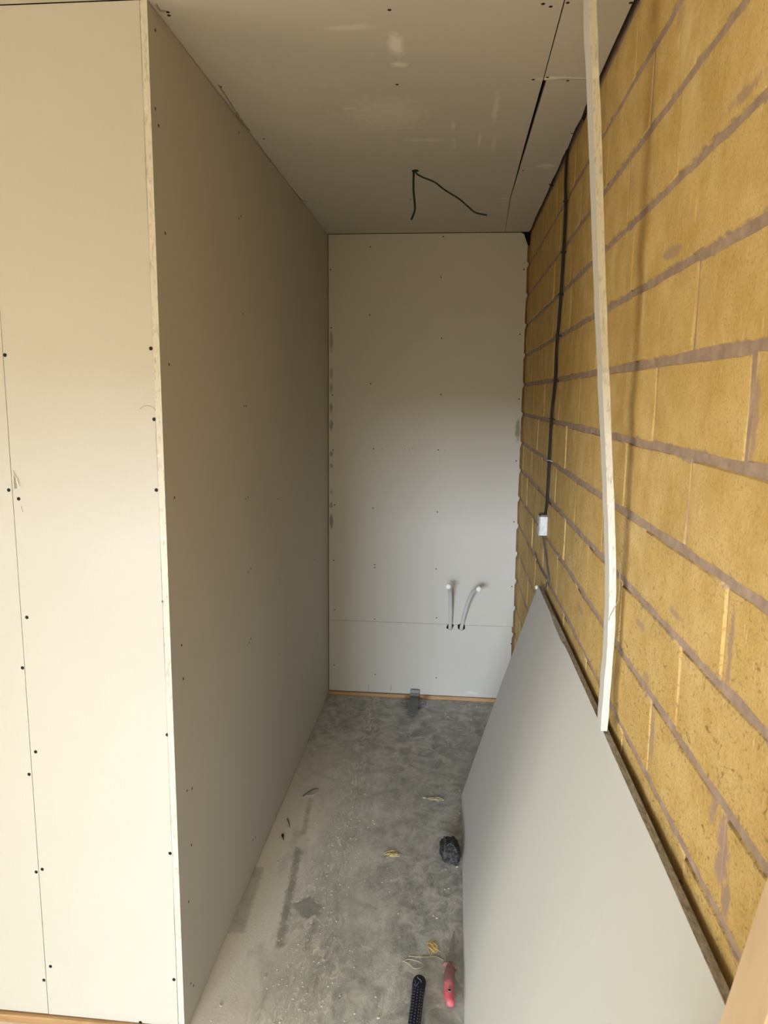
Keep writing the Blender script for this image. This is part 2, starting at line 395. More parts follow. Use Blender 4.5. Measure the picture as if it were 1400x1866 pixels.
# side panels, corner strip is the cut end of the nearest side panel
YJ = 2.245
def wobble(a, b, n, amp, seed):
    r_ = random.Random(seed)
    return [(a[0] + (b[0] - a[0]) * k / n + r_.uniform(-amp, amp) * (0 < k < n), a[1] + (b[1] - a[1]) * k / n + 0.) for k in range(n + 1)]
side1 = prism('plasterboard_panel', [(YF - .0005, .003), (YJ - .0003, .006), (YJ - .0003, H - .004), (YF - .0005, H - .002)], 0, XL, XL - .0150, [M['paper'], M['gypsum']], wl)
r_ = random.Random(5)
topw = [(D - .0005, H - .002), (3.25, H - .002), (3.2, H - .007), (2.62, H - .006), (2.6, H - .009), (2.45, H - .004), (YJ + .0003, H - .004)]
botw = [(YJ + .0003, .007)] + [(YJ + .0003 + (D - YJ) * k / 14., .006 + r_.uniform(-.004, .004)) for k in range(1, 14)] + [(D - .0005, .006)]
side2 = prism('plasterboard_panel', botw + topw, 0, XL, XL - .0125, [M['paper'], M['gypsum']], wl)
tag(side1, 'near side panel ending in the pale corner edge'); tag(side2, 'far shaded side panel meeting the back wall')
left_px = [(283, 55), (283, 198), (289, 229), (435, 242), (439, 394), (435, 398), (301, 425), (443, 572), (308, 664), (445, 740), (448.5, 740), (318, 907), (452, 906), (448, 909), (507, 909), (457, 1036), (453, 1043), (509, 1056), (457, 1164), (454, 1171), (510, 1192), (331, 1176), (334, 1237), (341, 1441), (350, 1437), (466, 1526), (461, 1531), (349, 1540), (344, 1643), (348, 1792), (353, 1796), (574, 1362), (577, 1162), (573, 1020), (570, 828)]
for x, y in left_px:
    p = at(x, y, 0, XL); inst('screw', SL, side1 if p.y < YJ else side2, p)
boxo('sole_plate', (XL - .012, YF + .003, .0002), (XL - .002, D - .014, .0028), M['pine'], wl)
# front panels
XS = -1.001
zt = H - .0015
redge = []
r_ = random.Random(11)
for k in range(25):
    z = .0235 + (zt - .0235) * k / 24
    wdt = .0158
    redge.append((XL - wdt + r_.uniform(-.0004, .0005) - (.0009 if z < .35 else 0), z))
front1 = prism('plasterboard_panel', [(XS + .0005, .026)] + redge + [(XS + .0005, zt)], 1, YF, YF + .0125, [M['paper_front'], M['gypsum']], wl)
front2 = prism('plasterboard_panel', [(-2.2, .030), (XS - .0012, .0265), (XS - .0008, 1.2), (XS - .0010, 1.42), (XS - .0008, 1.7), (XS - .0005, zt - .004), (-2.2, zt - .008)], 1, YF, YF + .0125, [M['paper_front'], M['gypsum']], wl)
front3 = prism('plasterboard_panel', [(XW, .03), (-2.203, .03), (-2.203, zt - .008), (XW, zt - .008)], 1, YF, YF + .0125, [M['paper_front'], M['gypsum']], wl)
tag(front1, 'bright front panel at the partition corner'); tag(front2, 'front panel left of the long vertical joint')
for x, y in [(9, 647), (275, 635), (281, 764), (16, 893), (34, 909), (285, 893), (49, 1125), (41, 1217), (298, 1096), (65, 1370), (53, 1411), (305, 1339), (310, 1555), (66, 1589), (77, 1584), (92, 1761), (80, 1786), (317, 1785), (256, 1863)]:
    p = at(x, y, 1, YF); inst('screw', SF, front1 if p.x > XS else front2, p)
sp = boxo('sole_plate', (XW, YF - .009, .0002), (XL - .016, YF + .013, .0225), M['pine'], wl)
# damaged nick at the joint, torn paper beside it, pencil arc
p = at(28, 876, 1, YF)
bm = bmesh.new()
for dx, dz in ((0, .020), (.0035, .006), (.006, -.018), (-.001, -.018)): bm.verts.new((p.x + dx - .003, YF - .0004, p.z + dz))
bm.verts.ensure_lookup_table(); bm.faces.new(bm.verts[:]); obj('torn_nick', bm, M['torn'], front1)
obj('torn_nick', tube(bmesh.new(), [at(23, 857, 1, YF - .0008), at(26, 866, 1, YF - .002), at(31, 871, 1, YF - .0008), at(33, 880, 1, YF - .0015), at(36, 886, 1, YF - .0005)], .0012, 5), M['gypsum'], front1)
obj('pencil_arc', tube(bmesh.new(), smooth_path([at(x, y, 1, YF) for x, y in ((255, 745), (263, 740), (272, 739.5), (280, 743), (284, 749))], 4), .0007, 4), M['pencil'], front1)
obj('pencil_arc', tube(bmesh.new(), [at(295, 1146, 1, YF), at(302, 1145, 1, YF)], .0007, 4), M['pencil'], front1)
obj('pencil_arc', tube(bmesh.new(), [at(39, 922, 1, YF), at(40, 927, 1, YF), at(42, 933, 1, YF)], .0006, 4), M['pencil'], front1)

# ------------------------------------------------------------------ ceiling
ce = boxo('ceiling', (XW - .1, YB - .15, H + .035), (XR + .3, D + .3, H + .16), M['dark']); tag(ce, kind='structure')
XE = XR - .012
def ragged(y0, y1, n, seed, base=XE):
    r_ = random.Random(seed); out = []
    for k in range(n + 1):
        y = y0 + (y1 - y0) * k / n
        t = (y - 1.2) / 2.5
        out.append((base + .004 * max(0, t) + r_.uniform(-.0022, .0022), y))
    return out
cp1 = prism('plasterboard_panel', [(XW, YB), (.195, YB), (.2015, 1.6), (.2045, 2.03), (.2045, 2.5), (.2065, 3.14), (.2275, D - .001), (XL - .0135, D - .001), (XL - .0135, YF - .002), (XW, YF - .002)], 2, H, H + .0125, [M['paper_ceiling'], M['torn']], ce)
cp2 = prism('plasterboard_panel', [(.1985, YB), (XE, YB)] + ragged(-2.5, 2.0295, 24, 2) + [(.2068, 2.0295), (.2045, 1.6)], 2, H, H + .0125, [M['paper_ceiling'], M['torn']], ce)
cp3 = prism('plasterboard_panel', [(.2140, 2.031)] + ragged(2.031, D - .001, 20, 9) + [(.2285, D - .001), (.2090, 3.14), (.2120, 2.5)], 2, H, H + .0125, [M['paper_ceiling'], M['torn']], ce)
tag(cp1, 'wide ceiling panel over the alcove'); tag(cp2, 'near narrow strip beside the block wall'); tag(cp3, 'far narrow strip beside the block wall')
boxo('joist', (.17, YB, H + .0126), (.203, D, H + .034), M['dark'], ce)
for x, y in [(306, 22), (308, 28), (402, 158), (710, 18), (724, 154), (990, 7), (1035, 5), (972, 145), (998, 141), (1035, 147), (1043, 243), (748, 363), (954, 311), (1150, 5), (481, 253), (1004, 12)]:
    p = at(x, y, 2, H); inst('screw', SCE, cp1 if p.x < .205 else (cp2 if p.y < 2.03 else cp3), p)
# torn paper lips along the ceiling's left edge and the gap at the right
obj('paper_tear', tube(bmesh.new(), smooth_path([at(x, y, 2, H - .002) for x, y in ((398, 155), (420, 188), (432, 208), (437, 217), (455, 238))], 4), [.0015] * 8 + [.004] * 6 + [.002] * 3, 6), M['torn'], cp1)
obj('paper_tear', tube(bmesh.new(), [at(x, y, 2, H - .001) for x, y in ((470, 256), (510, 312), (552, 364))], .0022, 6), M['gypsum'], cp1)
obj('paper_tear', tube(bmesh.new(), [at(x, y, 2, H - .001) for x, y in ((551, 365), (559, 367))], .002, 6), M['torn'], cp1)
obj('paper_tear', tube(bmesh.new(), [at(x, y, 2, H - .001) for x, y in ((284, 8), (292, 20), (302, 20))], .002, 6), M['torn'], cp1)
obj('paper_tear', tube(bmesh.new(), [at(x, y, 2, H - .0008) for x, y in ((995, 143), (1030, 141), (1068, 143), (1090, 144))], .0014, 5), M['gypsum'], cp2)
for (a, b) in (((1001, 335), (1008, 337)), ((1062, 215), (1068, 207))):
    obj('paper_tear', tube(bmesh.new(), [at(a[0], a[1], 2, H), at((a[0] + b[0]) / 2, a[1] + 5, 2, H - .002), at(b[0], b[1], 2, H)], .002, 6), M['dark'], cp3)

# ------------------------------------------------------------------ right wall of clay blocks
wr = boxo('wall_right', (XR + .0020, YB - .15, 0), (XR + .25, D + .15, H + .15), M['mortar']); tag(wr, kind='structure')
def block_mesh(seed):
    """unit-length block: irregular rim, proud face; x is depth (0 = wall plane), y -.5..5, z +-.066"""
    r_ = random.Random(seed); bm = bmesh.new(); ny = 6
    rim0, rim1, cen = [], [], []
    hz = .0665
    loop = [(-.5 + k / ny, -hz) for k in range(ny)] + [(.5, -hz), (.5, 0)] + [(.5 - k / ny, hz) for k in range(ny)] + [(-.5, hz), (-.5, 0)]
    for (y, z) in loop:
        jy, jz = r_.uniform(-.006, .006), r_.uniform(-.0022, .0022)
        rim0.append(bm.verts.new((.005, y + jy, z + jz)))
        rim1.append(bm.verts.new((r_.uniform(-.0012, .0005), (y + jy) * .982, (z + jz) * .94)))
    for k in range(1, ny):
        cen.append(bm.verts.new((-.002 + r_.uniform(-.0018, .0012), -.5 + k / ny, r_.uniform(-.015, .015))))
    n = len(loop)
    for k in range(n): bm.faces.new((rim0[k], rim0[(k + 1) % n], rim1[(k + 1) % n], rim1[k]))
    # face: lower rim 0..ny, right mid ny+1, upper rim ny+2..2ny+2 reversed
    lo = rim1[:ny + 1]; up = [rim1[-2]] + rim1[ny + 2:-2][::-1]; up = rim1[ny + 2:2 * ny + 3]; up = up[::-1]
    row = [rim1[-1]] + cen + [rim1[ny + 1]]
    for k in range(ny):
        bm.faces.new((lo[k], lo[k + 1], row[k + 1], row[k])); bm.faces.new((row[k], row[k + 1], up[k + 1], up[k]))
    for k in range(n): bm.edges.get((rim1[k], rim1[(k + 1) % n])).smooth = False
    bmesh.ops.recalc_face_normals(bm, faces=bm.faces)
    me = bpy.data.meshes.new('clay_block'); bm.to_mesh(me); bm.free()
    for p_ in me.polygons: p_.use_smooth = True
    me.materials.append(M['block']); return me
BM = [block_mesh(s) for s in range(10)]
rows = [2.397] + courses + [-.058]
known = {0: [1.30, 1.66], 1: [1.508, 1.24], 2: [1.30, 1.653], 3: [1.185, 1.58], 4: [1.157, 1.503], 5: [.925, 1.345], 6: [1.122, 1.53], 7: [.942, 1.347], 8: [1.10, 1.498], 9: [.884, 1.235], 10: [1.02, 1.42], 11: [.9, 1.3]}
cnt = 0
for i in range(len(rows) - 1):
    zt_, zb = rows[i], rows[i + 1]; zc, hh = (zt_ + zb) / 2, zt_ - zb
    r_ = random.Random(100 + i)
    js = sorted(known.get(i, [1.0 + (i % 2) * .2, 1.4 + (i % 2) * .2]))
    while js[-1] < D - .25: js.append(js[-1] + r_.uniform(.37, .41))
    js.append(D + .15)
    while js[0] > -.4: js.insert(0, js[0] - r_.uniform(.37, .41))
    while js[0] > YB + .3: js.insert(0, js[0] - .395)
    gap = .011
    zfac = (hh - .0105) / .133
    for a, b in zip(js, js[1:]):
        if b < .3 and (i > 15): pass
        o = inst('clay_block', r_.choice(BM), wr, (XR + r_.uniform(-.0015, .0015), (a + b) / 2, zc))
        g = r_.choice((.001, .002, .004, .009))
        o.scale = (1, (b - a - g) * (1 if r_.random() < .5 else 1), zfac)
        o.rotation_euler = (r_.uniform(-.004, .004), 0, 0)
        cnt += 1
print('blocks', cnt)

# ------------------------------------------------------------------ plasterboard sheet leaning on the block wall
A = Vector((.0720, 2.800, .0)); B = Vector((.327, 2.665, .925)); C_ = Vector((.327, .660, .925)); Dn = Vector((.0620, .660, .0))
nrm = (C_ - Dn).cross(A - Dn).normalized()
if nrm.x > 0: nrm = -nrm
bm = bmesh.new(); NU, NV = 24, 10; rows_f, rows_b = [], []
rj = random.Random(4)
for i_ in range(NU + 1):
    u = i_ / NU; rf, rb = [], []
    lo_, hi2 = A.lerp(Dn, u), B.lerp(C_, u)
    for j in range(NV + 1):
        v = j / NV; p = lo_.lerp(hi2, v)
        sag = -.006 * math.sin(math.pi * v)
        q = p - nrm * sag * .6
        if j == NV: q = q + (lo_ - hi2).normalized() * (.002 + rj.uniform(0, .002) + (.006 if .20 < u < .30 else 0))
        rf.append(bm.verts.new(q)); rb.append(bm.verts.new(p - nrm * sag * .6 - nrm * .0125))
    rows_f.append(rf); rows_b.append(rb)
zmin = min(v_.co.z for v_ in bm.verts)
for i_ in range(NU):
    for j in range(NV):
        bm.faces.new((rows_f[i_][j], rows_f[i_ + 1][j], rows_f[i_ + 1][j + 1], rows_f[i_][j + 1])).material_index = 0
        bm.faces.new((rows_b[i_][j], rows_b[i_ + 1][j], rows_b[i_ + 1][j + 1], rows_b[i_][j + 1])).material_index = 0
for i_ in range(NU):
    bm.faces.new((rows_f[i_][NV], rows_f[i_ + 1][NV], rows_b[i_ + 1][NV], rows_b[i_][NV])).material_index = 1
    bm.faces.new((rows_f[i_][0], rows_f[i_ + 1][0], rows_b[i_ + 1][0], rows_b[i_][0])).material_index = 2
for i_ in (0, NU):
    for j in range(NV): bm.faces.new((rows_f[i_][j], rows_f[i_][j + 1], rows_b[i_][j + 1], rows_b[i_][j])).material_index = 2
for v_ in bm.verts: v_.co.z -= zmin
sheet = obj('plasterboard_sheet', bm, [M['paper_grey'], M['torn'], M['gypsum']], smooth=False)
tag(sheet, 'large grey plasterboard sheet with torn brown top edge leaning on the yellow block wall', 'plasterboard')
tipq = B + Vector((-.006, .004, -.006))
bm = bmesh.new(); bmesh.ops.create_icosphere(bm, subdivisions=2, radius=.008)
for v_ in bm.verts: v_.co = Vector((v_.co.x * .7, v_.co.y * .7, v_.co.z * 1.1)) + v_.co.normalized() * noise.noise(v_.co * 300) * .002
cn = obj('crushed_corner', bm, M['gypsum'], sheet, tipq, True); tag(cn, 'white crushed corner')

# ------------------------------------------------------------------ plasterboard offcut strip standing on the sheet's top edge
sx = [(.3225, .9325), (.3275, 1.05), (.3290, 1.197), (.3185, 1.33), (.302, 1.50), (.289, 1.636), (.269, 1.841), (.253, 2.038), (.226, 2.318), (.2175, 2.3985)]
zz = []
def sxat(z):
    for (x0, z0), (x1, z1) in zip(sx, sx[1:]):
        if z <= z1: return x0 + (x1 - x0) * (z - z0) / (z1 - z0)
    return sx[-1][0]
raw = [sxat(.9325 + (2.3985 - .9325) * k / 40) for k in range(41)]
sm = [sum(raw[max(0, k - 3):k + 4]) / len(raw[max(0, k - 3):k + 4]) for k in range(41)]
bm = bmesh.new(); rg = []
rj = random.Random(8)
for k in range(41):
    z = .9325 + (2.3985 - .9325) * k / 40; x = sm[k]; j = rj.uniform(-.0006, .0006)
    th = .0068 + j; tw = .10 * k / 40
    rg.append([bm.verts.new((x + a_ * math.cos(tw) - b_ * math.sin(tw), 1.478 + a_ * math.sin(tw) + b_ * math.cos(tw), z)) for a_, b_ in ((-th, -.019), (th, -.019), (th, .019), (-th, .019))])
for a_, b_ in zip(rg, rg[1:]):
    for k in range(4): bm.faces.new((a_[k], a_[(k + 1) % 4], b_[(k + 1) % 4], b_[k])).material_index = (1, 0, 1, 0)[k]
bm.faces.new(rg[0]).material_index = 1; bm.faces.new(rg[-1]).material_index = 1
strip = obj('plasterboard_strip', bm, [M['paper_grey'], M['gypsum']])
tag(strip, 'long thin upright plasterboard strip standing on the leaning sheet before the block wall', 'plasterboard strip')
z0 = 1.186
bm = bmesh.new(); tube(bm, [(.3215, 1.462, z0 - .03), (.3218, 1.4585, z0 - .012), (.3245, 1.4585, z0 - .004), (.331, 1.4585, z0 + .010), (.3375, 1.4585, z0 + .022), (.3395, 1.462, z0 + .04), (.3385, 1.468, z0 + .10)], .0009, 5)
obj('paper_tear', bm, M['torn'], strip)

# ------------------------------------------------------------------ timber stud leaning beside the camera
p0 = at(1400, 1590, 1, .63); p1 = at(1318, 1838, 1, .63); dirv = (p0 - p1).normalized()
top_p = p1 + dirv * ((1.335 - p1.z) / dirv.z); bot_p = p1 + dirv * ((0 - p1.z) / dirv.z)
sd = dirv.cross(Vector((0, 1, 0))).normalized()
if sd.x < 0: sd = -sd
bm = bmesh.new(); rg = []
for P_ in (bot_p, top_p):
    rg.append([bm.verts.new(P_ + sd * a_ + Vector((0, b_, 0))) for a_, b_ in ((0, 0), (.038, 0), (.038, -.063), (0, -.063))])
for k in range(4): bm.faces.new((rg[0][k], rg[0][(k + 1) % 4], rg[1][(k + 1) % 4], rg[1][k]))
bm.faces.new(rg[0]); bm.faces.new(rg[1])
zm = min(v_.co.z for v_ in bm.verts); xm = max(v_.co.x for v_ in bm.verts)
for v_ in bm.verts:
    if v_.co.z < .2: v_.co.z = .0
bmesh.ops.bevel(bm, geom=bm.edges[:], offset=.002, segments=2, affect='EDGES')
stud = obj('timber_stud', bm, M['stud'], None, smooth=False)
tag(stud, 'pale pine stud leaning in the bottom right corner of the picture', 'timber')
print('stud', top_p, bot_p, xm)

# ------------------------------------------------------------------ cable down the block wall, junction box
cw = smooth_path([(XR - .006, 2.58, 2.415), (XR - .010, 2.555, 2.30), (XR - .009, 2.535, 2.212), (XR - .008, 2.546, 2.044), (XR - .0085, 2.566, 1.887), (XR - .009, 2.598, 1.773), (XR - .008, 2.602, 1.667), (XR - .009, 2.645, 1.561), (XR - .0085, 2.662, 1.423), (XR - .009, 2.665, 1.249), (XR - .010, 2.686, 1.195)], 5)
c1 = obj('wall_cable', None, M['cable']); tag(c1, 'twin black cable clipped down the block wall from the ceiling to the metal box', 'cable')
bm = bmesh.new(); tube(bm, cw, .0045, 8); obj('conductor', bm, M['cable'], c1, smooth=True)
cw2 = [p + Vector((.0005, -.0085 + .002 * math.sin(k * .35), 0)) for k, p in enumerate(cw)]
bm = bmesh.new(); tube(bm, cw2, .0036, 8); obj('conductor', bm, M['cable'], c1, smooth=True)
for (x, y) in ((1030, 370), (1027, 455), (1024, 533), (1018, 613), (1011, 693), (1008, 768), (1004, 846)):
    q = at(x, y, 0, XR - .004)
    k = min(cw, key=lambda c: abs(c.z - q.z))
    bm = bmesh.new(); tube(bm, [(XR + .003, k.y - .022, k.z - .004), (XR - .006, k.y - .016, k.z), (XR - .016, k.y - .006, k.z), (XR - .016, k.y + .004, k.z), (XR + .002, k.y + .012, k.z)], .0017, 6)
    obj('cable_clip', bm, M['galv'] if y == 846 else M['cable'], c1, smooth=True)
jb = empty('junction_box', (XR - .016, 2.694, 1.150)); tag(jb, 'small galvanised junction box on the cable against the block wall', 'junction box')
bm = bmesh.new(); box(bm, (XR - .030, 2.664, 1.113), (XR - .001, 2.724, 1.189)); bmesh.ops.bevel(bm, geom=bm.edges[:], offset=.003, segments=2, affect='EDGES')
obj('box_body', bm, M['bracket'], jb)
bm = bmesh.new(); box(bm, (XR - .0335, 2.662, 1.112), (XR - .0305, 2.719, 1.184)); bmesh.ops.bevel(bm, geom=bm.edges[:], offset=.001, segments=1, affect='EDGES')
obj('cover_plate', bm, M['galv'], jb)
bm = bmesh.new(); box(bm, (XR - .030, 2.6605, 1.115), (XR - .004, 2.6635, 1.183)); obj('side_plate', bm, M['galv'], jb)
bm = bmesh.new()
for a_, b_ in ((2.688, 1.157), (2.706, 1.147), (2.688, 1.145)): bm.verts.new((XR - .0341, a_, b_))
bm.faces.new(bm.verts[:]); obj('knockout', bm, M['hole'], jb)
lowc = smooth_path([at(989, 972, 0, XR - .012), at(993, 1000, 0, XR - .009), at(997, 1030, 0, XR - .007), at(1000, 1056, 0, XR - .006), at(996, 1064, 0, XR - .006), at(994, 1075, 0, XR - .006)], 5)
lc = obj('thin_cable', tube(bmesh.new(), lowc, .0033, 8), M['cable_light'], smooth=True); tag(lc, 'thin grey cable running from the metal box down behind the leaning sheet', 'cable')
lowd = smooth_path([at(975, 1006, 0, XR - .004), at(983, 1030, 0, XR - .004), at(992, 1048, 0, XR - .005), at(999, 1056, 0, XR - .006)], 5)
l2 = obj('thin_cable', tube(bmesh.new(), lowd, .0018, 6), M['cable_light'], smooth=True); tag(l2, 'short fine grey wire slanting to the bend of the thin cable', 'cable')

# ------------------------------------------------------------------ ceiling cables
hole = at(757, 311, 2, H)
bm = bmesh.new(); bmesh.ops.create_cone(bm, cap_ends=True, radius1=.013, radius2=.012, depth=.0012, segments=16)
obj('cable_hole', bm, M['hole'], cp1, Vector(hole) + Vector((0, 0, -.0002)))
ca = obj('ceiling_cable', tube(bmesh.new(), smooth_path([(-.160, 2.756, 2.402), (-.160, 2.756, 2.336), (-.154, 2.757, 2.275), (-.159, 2.756, 2.25), (-.167, 2.756, 2.233)], 6), .0038, 8), M['cable_green'], smooth=True)
tag(ca, 'shorter dark cable end hanging straight down from the ceiling hole', 'cable')
cb = obj('ceiling_cable', tube(bmesh.new(), smooth_path([(-.154, 2.752, 2.402), (-.149, 2.74, 2.384), (-.127, 2.72, 2.366), (-.085, 2.72, 2.349), (-.046, 2.72, 2.321), (.004, 2.72, 2.291), (.051, 2.72, 2.252), (.070, 2.72, 2.243), (.101, 2.72, 2.237)], 6), .0029, 8), M['cable_green'], smooth=True)
tag(cb, 'longer dark cable end curving from the ceiling hole out to the right', 'cable')

# ------------------------------------------------------------------ capped water pipes from the back wall
def pipe(label, pts, capdir, bx):
    e = empty('water_pipe', pts[0]); tag(e, label, 'pipe', 'capped water pipes')
    path = smooth_path(pts, 7); bm = bmesh.new(); tube(bm, path, .0098, 12); obj('pipe_tube', bm, M['pipe'], e, smooth=True)
    d = Vector(capdir).normalized(); q = Vector(pts[-1])
    bm = bmesh.new(); tube(bm, [q - d * .016, q - d * .015, q + d * .006, q + d * .010, q + d * .012], [.0125, .0140, .0142, .0125, .008], 16)
    obj('end_cap', bm, M['cap'], e, smooth=True)
    # rough dark hole round the pipe
    bm = bmesh.new(); r_ = random.Random(int(bx)); c = at(bx, 1142, 1, D - .0006); vs = []
    for k in range(14):
        a_ = 2 * math.pi * k / 14; rr = r_.uniform(.8, 1.25)
        vs.append(bm.verts.new((c.x + .018 * rr * math.cos(a_), c.y, c.z + .019 * rr * math.sin(a_))))
    bm.faces.new(vs); obj('pipe_hole', bm, M['hole'], e)
b1, b2 = at(820.5, 1143, 1, D), at(841, 1144, 1, D)
pipe('straight white capped pipe rising from the back wall, the left one', [(b1.x, D + .012, b1.z - .012), (b1.x, D - .012, b1.z + .004), (b1.x + .001, D - .024, b1.z + .05), (b1.x, D - .045, b1.z + .13), (b1.x - .004, D - .085, b1.z + .21), (b1.x - .010, D - .13, b1.z + .252), (b1.x - .014, D - .165, b1.z + .265)], (-.02, -1, .10), 820.5)
pipe('bent white capped pipe curving right from the back wall, the right one', [(b2.x, D + .012, b2.z - .012), (b2.x, D - .012, b2.z + .004), (b2.x + .008, D - .022, b2.z + .05), (b2.x + .024, D - .045, b2.z + .13), (b2.x + .045, D - .085, b2.z + .205), (b2.x + .064, D - .13, b2.z + .243), (b2.x + .078, D - .165, b2.z + .257)], (.18, -1, .08), 841)

# ------------------------------------------------------------------ metal bracket on the floor
bk = empty('pipe_bracket', (-.178, 3.64, 0)); tag(bk, 'dull grey cross-shaped metal bracket lying against the back wall sole plate', 'bracket')
def extr(pts, z0, z1, name, mat, par, tilt=0.):
    bm = bmesh.new(); T = [bm.verts.new((x, y, z1 + tilt * y)) for x, y in pts]; B_ = [bm.verts.new((x, y, z0 + tilt * y)) for x, y in pts]
    bm.faces.new(T); bm.faces.new(B_)
    for k in range(len(pts)):
        j = (k + 1) % len(pts); bm.faces.new((T[k], T[j], B_[j], B_[k]))
    return obj(name, bm, mat, par)
cx = at(752, 1300, 2, 0).x + .001
yn = at(752, 1304, 2, .012).y; yf = D - .016
hw = .0245
pts = [(cx + hw * math.cos(a_), yn + hw + hw * math.sin(a_)) for a_ in [math.pi + math.pi * k / 8 for k in range(9)]]
ye = yn + (yf - yn) * .50
pts += [(cx + hw, ye - .012), (cx + .040, ye + .006), (cx + .040, ye + .030), (cx + hw, ye + .045), (cx + hw, yf), (cx - hw, yf), (cx - hw, ye + .045), (cx - .040, ye + .030), (cx - .040, ye + .006), (cx - hw, ye - .012)]
obj_p = extr(pts, .013, .018, 'plate', M['bracket'], bk)
extr([(cx - hw * .6, yn + .06), (cx + hw * .6, yn + .06), (cx + hw * .6, yf - .01), (cx - hw * .6, yf - .01)], .0002, .013, 'packer', M['bracket'], bk)
bm = bmesh.new(); box(bm, (cx - hw, yf - .004, .0135), (cx + hw, yf + .0005, .052)); obj('upright_tab', bm, M['bracket'], bk)
for s_ in (-1, 1):
    bm = bmesh.new()
    ring = [(cx + s_ * .049 + .011 * math.cos(a_), ye + .012 + .001 * s_, .020 + .011 * math.sin(a_)) for a_ in [2 * math.pi * k / 14 for k in range(15)]]
    tube(bm, ring, .0052, 6); obj('side_loop', bm, M['bracket'], bk, smooth=True)
bm = bmesh.new(); box(bm, (cx - hw, yf - .0055, .036), (cx + hw, yf - .0042, .053)); obj('bright_lip', bm, M['steel'], bk)

# ------------------------------------------------------------------ crumpled cloth under the sheet
bm = bmesh.new(); bmesh.ops.create_icosphere(bm, subdivisions=4, radius=1)
for v_ in bm.verts:
    n_ = v_.co.normalized(); q = n_ * 1.
    f = .86 + .30 * abs(noise.noise(n_ * 1.7 + Vector((3, 1, 7)))) + .16 * (1 - abs(noise.noise(n_ * 4.2)) * 3) * .5 + .05 * noise.noise(n_ * 9)
    sq = Vector((math.copysign(abs(n_.x) ** .75, n_.x), math.copysign(abs(n_.y) ** .7, n_.y), math.copysign(abs(n_.z) ** .8, n_.z)))
    v_.co = Vector((sq.x * .037, sq.y * .056, sq.z * .034)) * f
    if v_.co.z < -.024: v_.co.z = -.024
    v_.co.x += v_.co.y * -.12
rg_c = at(826, 1549, 2, .025)
zr = min(v_.co.z for v_ in bm.verts); xmx = max(v_.co.x for v_ in bm.verts)
rag = obj('cloth_bundle', bm, M['cloth'], None, (min(rg_c.x, .0655 - xmx), rg_c.y, -zr + .0002), True)
tag(rag, 'crumpled dusty black cloth bundle on the floor at the foot of the grey sheet', 'cloth')
o_ = Vector(rag.location)
for pp in (((-.020, .046, .020), (-.019, .020, .036), (-.016, -.012, .040), (-.018, -.038, .030), (-.014, -.052, .010)), ((-.012, -.030, .036), (.002, -.022, .041), (.016, -.034, .034), (.024, -.044, .018))):
    bm = bmesh.new(); tube(bm, smooth_path([Vector(q) + Vector((0, 0, .003)) for q in pp], 5), .0011, 6)
    obj('pale_piping', bm, M['grey_print'], rag, o_ + Vector((0, 0, -.005)), True)

# ------------------------------------------------------------------ red-handled plasterboard saw
sw = empty('plasterboard_saw', (.037, 1.80, 0)); tag(sw, 'small saw with worn red handle and grey blade lying beside the sheet', 'saw')
tip, gd, en = at(828, 1697, 2, .012), at(820, 1760, 2, .016), at(820, 1832, 2, .014)
bm = bmesh.new()
nT = 22; L_, R_ = [], []
dv = (tip - gd); px_ = Vector((dv.y, -dv.x, 0)).normalized()
for k in range(nT + 1):
    t = k / nT; c = gd.lerp(tip, t); wv = .0105 * (1 - t) + .0014
    L_.append(c - px_ * wv * (.9 + (.25 if k % 2 else 0))); R_.append(c + px_ * (wv * .85 + .001 * t))
T = [[bm.verts.new(q + Vector((0, 0, h))) for q in L_ + R_[::-1]] for h in (.0009, -.0009)]
n = len(T[0])
for k in range(nT):
    for s_ in (0, 1): bm.faces.new((T[s_][k], T[s_][k + 1], T[s_][n - 2 - k], T[s_][n - 1 - k]))
for k in range(n): bm.faces.new((T[0][k], T[0][(k + 1) % n], T[1][(k + 1) % n], T[1][k]))
obj('blade', bm, M['steel'], sw)
hp = [gd + Vector((0, .006, -.001)), gd.lerp(en, .12), gd.lerp(en, .3) + Vector((-.002, 0, .001)), gd.lerp(en, .5) + Vector((-.003, 0, .001)), gd.lerp(en, .7) + Vector((-.003, 0, 0)), gd.lerp(en, .88) + Vector((.001, 0, 0)), en + Vector((.003, 0, 0))]
hp = smooth_path(hp, 4); hr = []
for k in range(len(hp)):
    t = k / (len(hp) - 1); hr.append(.0102 + .0052 * math.sin(math.pi * min(1, t * 1.15)) + (.0012 if t > .7 else 0) - (.007 * max(0, (t - .92) / .08)))
bm = bmesh.new(); tube(bm, hp, hr, 12); hz_ = min(v_.co.z for v_ in bm.verts)
for v_ in bm.verts: v_.co.z -= hz_ - .0003
hd = obj('handle', bm, M['red'], sw, smooth=True)
bm = bmesh.new(); bmesh.ops.create_icosphere(bm, subdivisions=3, radius=1)
for v_ in bm.verts: v_.co = Vector((v_.co.x * .0225, v_.co.y * .0085 - v_.co.x * .006, v_.co.z * .012))
obj('finger_guard', bm, M['red'], sw, Vector((gd.x, gd.y + .001, .0135)), True)
hc = gd.lerp(en, .76) + Vector((-.001, 0, 0)); hc.z = .0300
bm = bmesh.new(); bmesh.ops.create_cone(bm, cap_ends=True, radius1=.0042, radius2=.0042, depth=.002, segments=14); obj('hanging_hole', bm, M['hole'], hd, hc)
bm = bmesh.new(); tube(bm, [hc + Vector((.0045 * math.cos(a_), .0045 * math.sin(a_), .0006)) for a_ in [2 * math.pi * k / 14 for k in range(15)]], .0009, 5); obj('hole_rim', bm, M['steel'], hd)

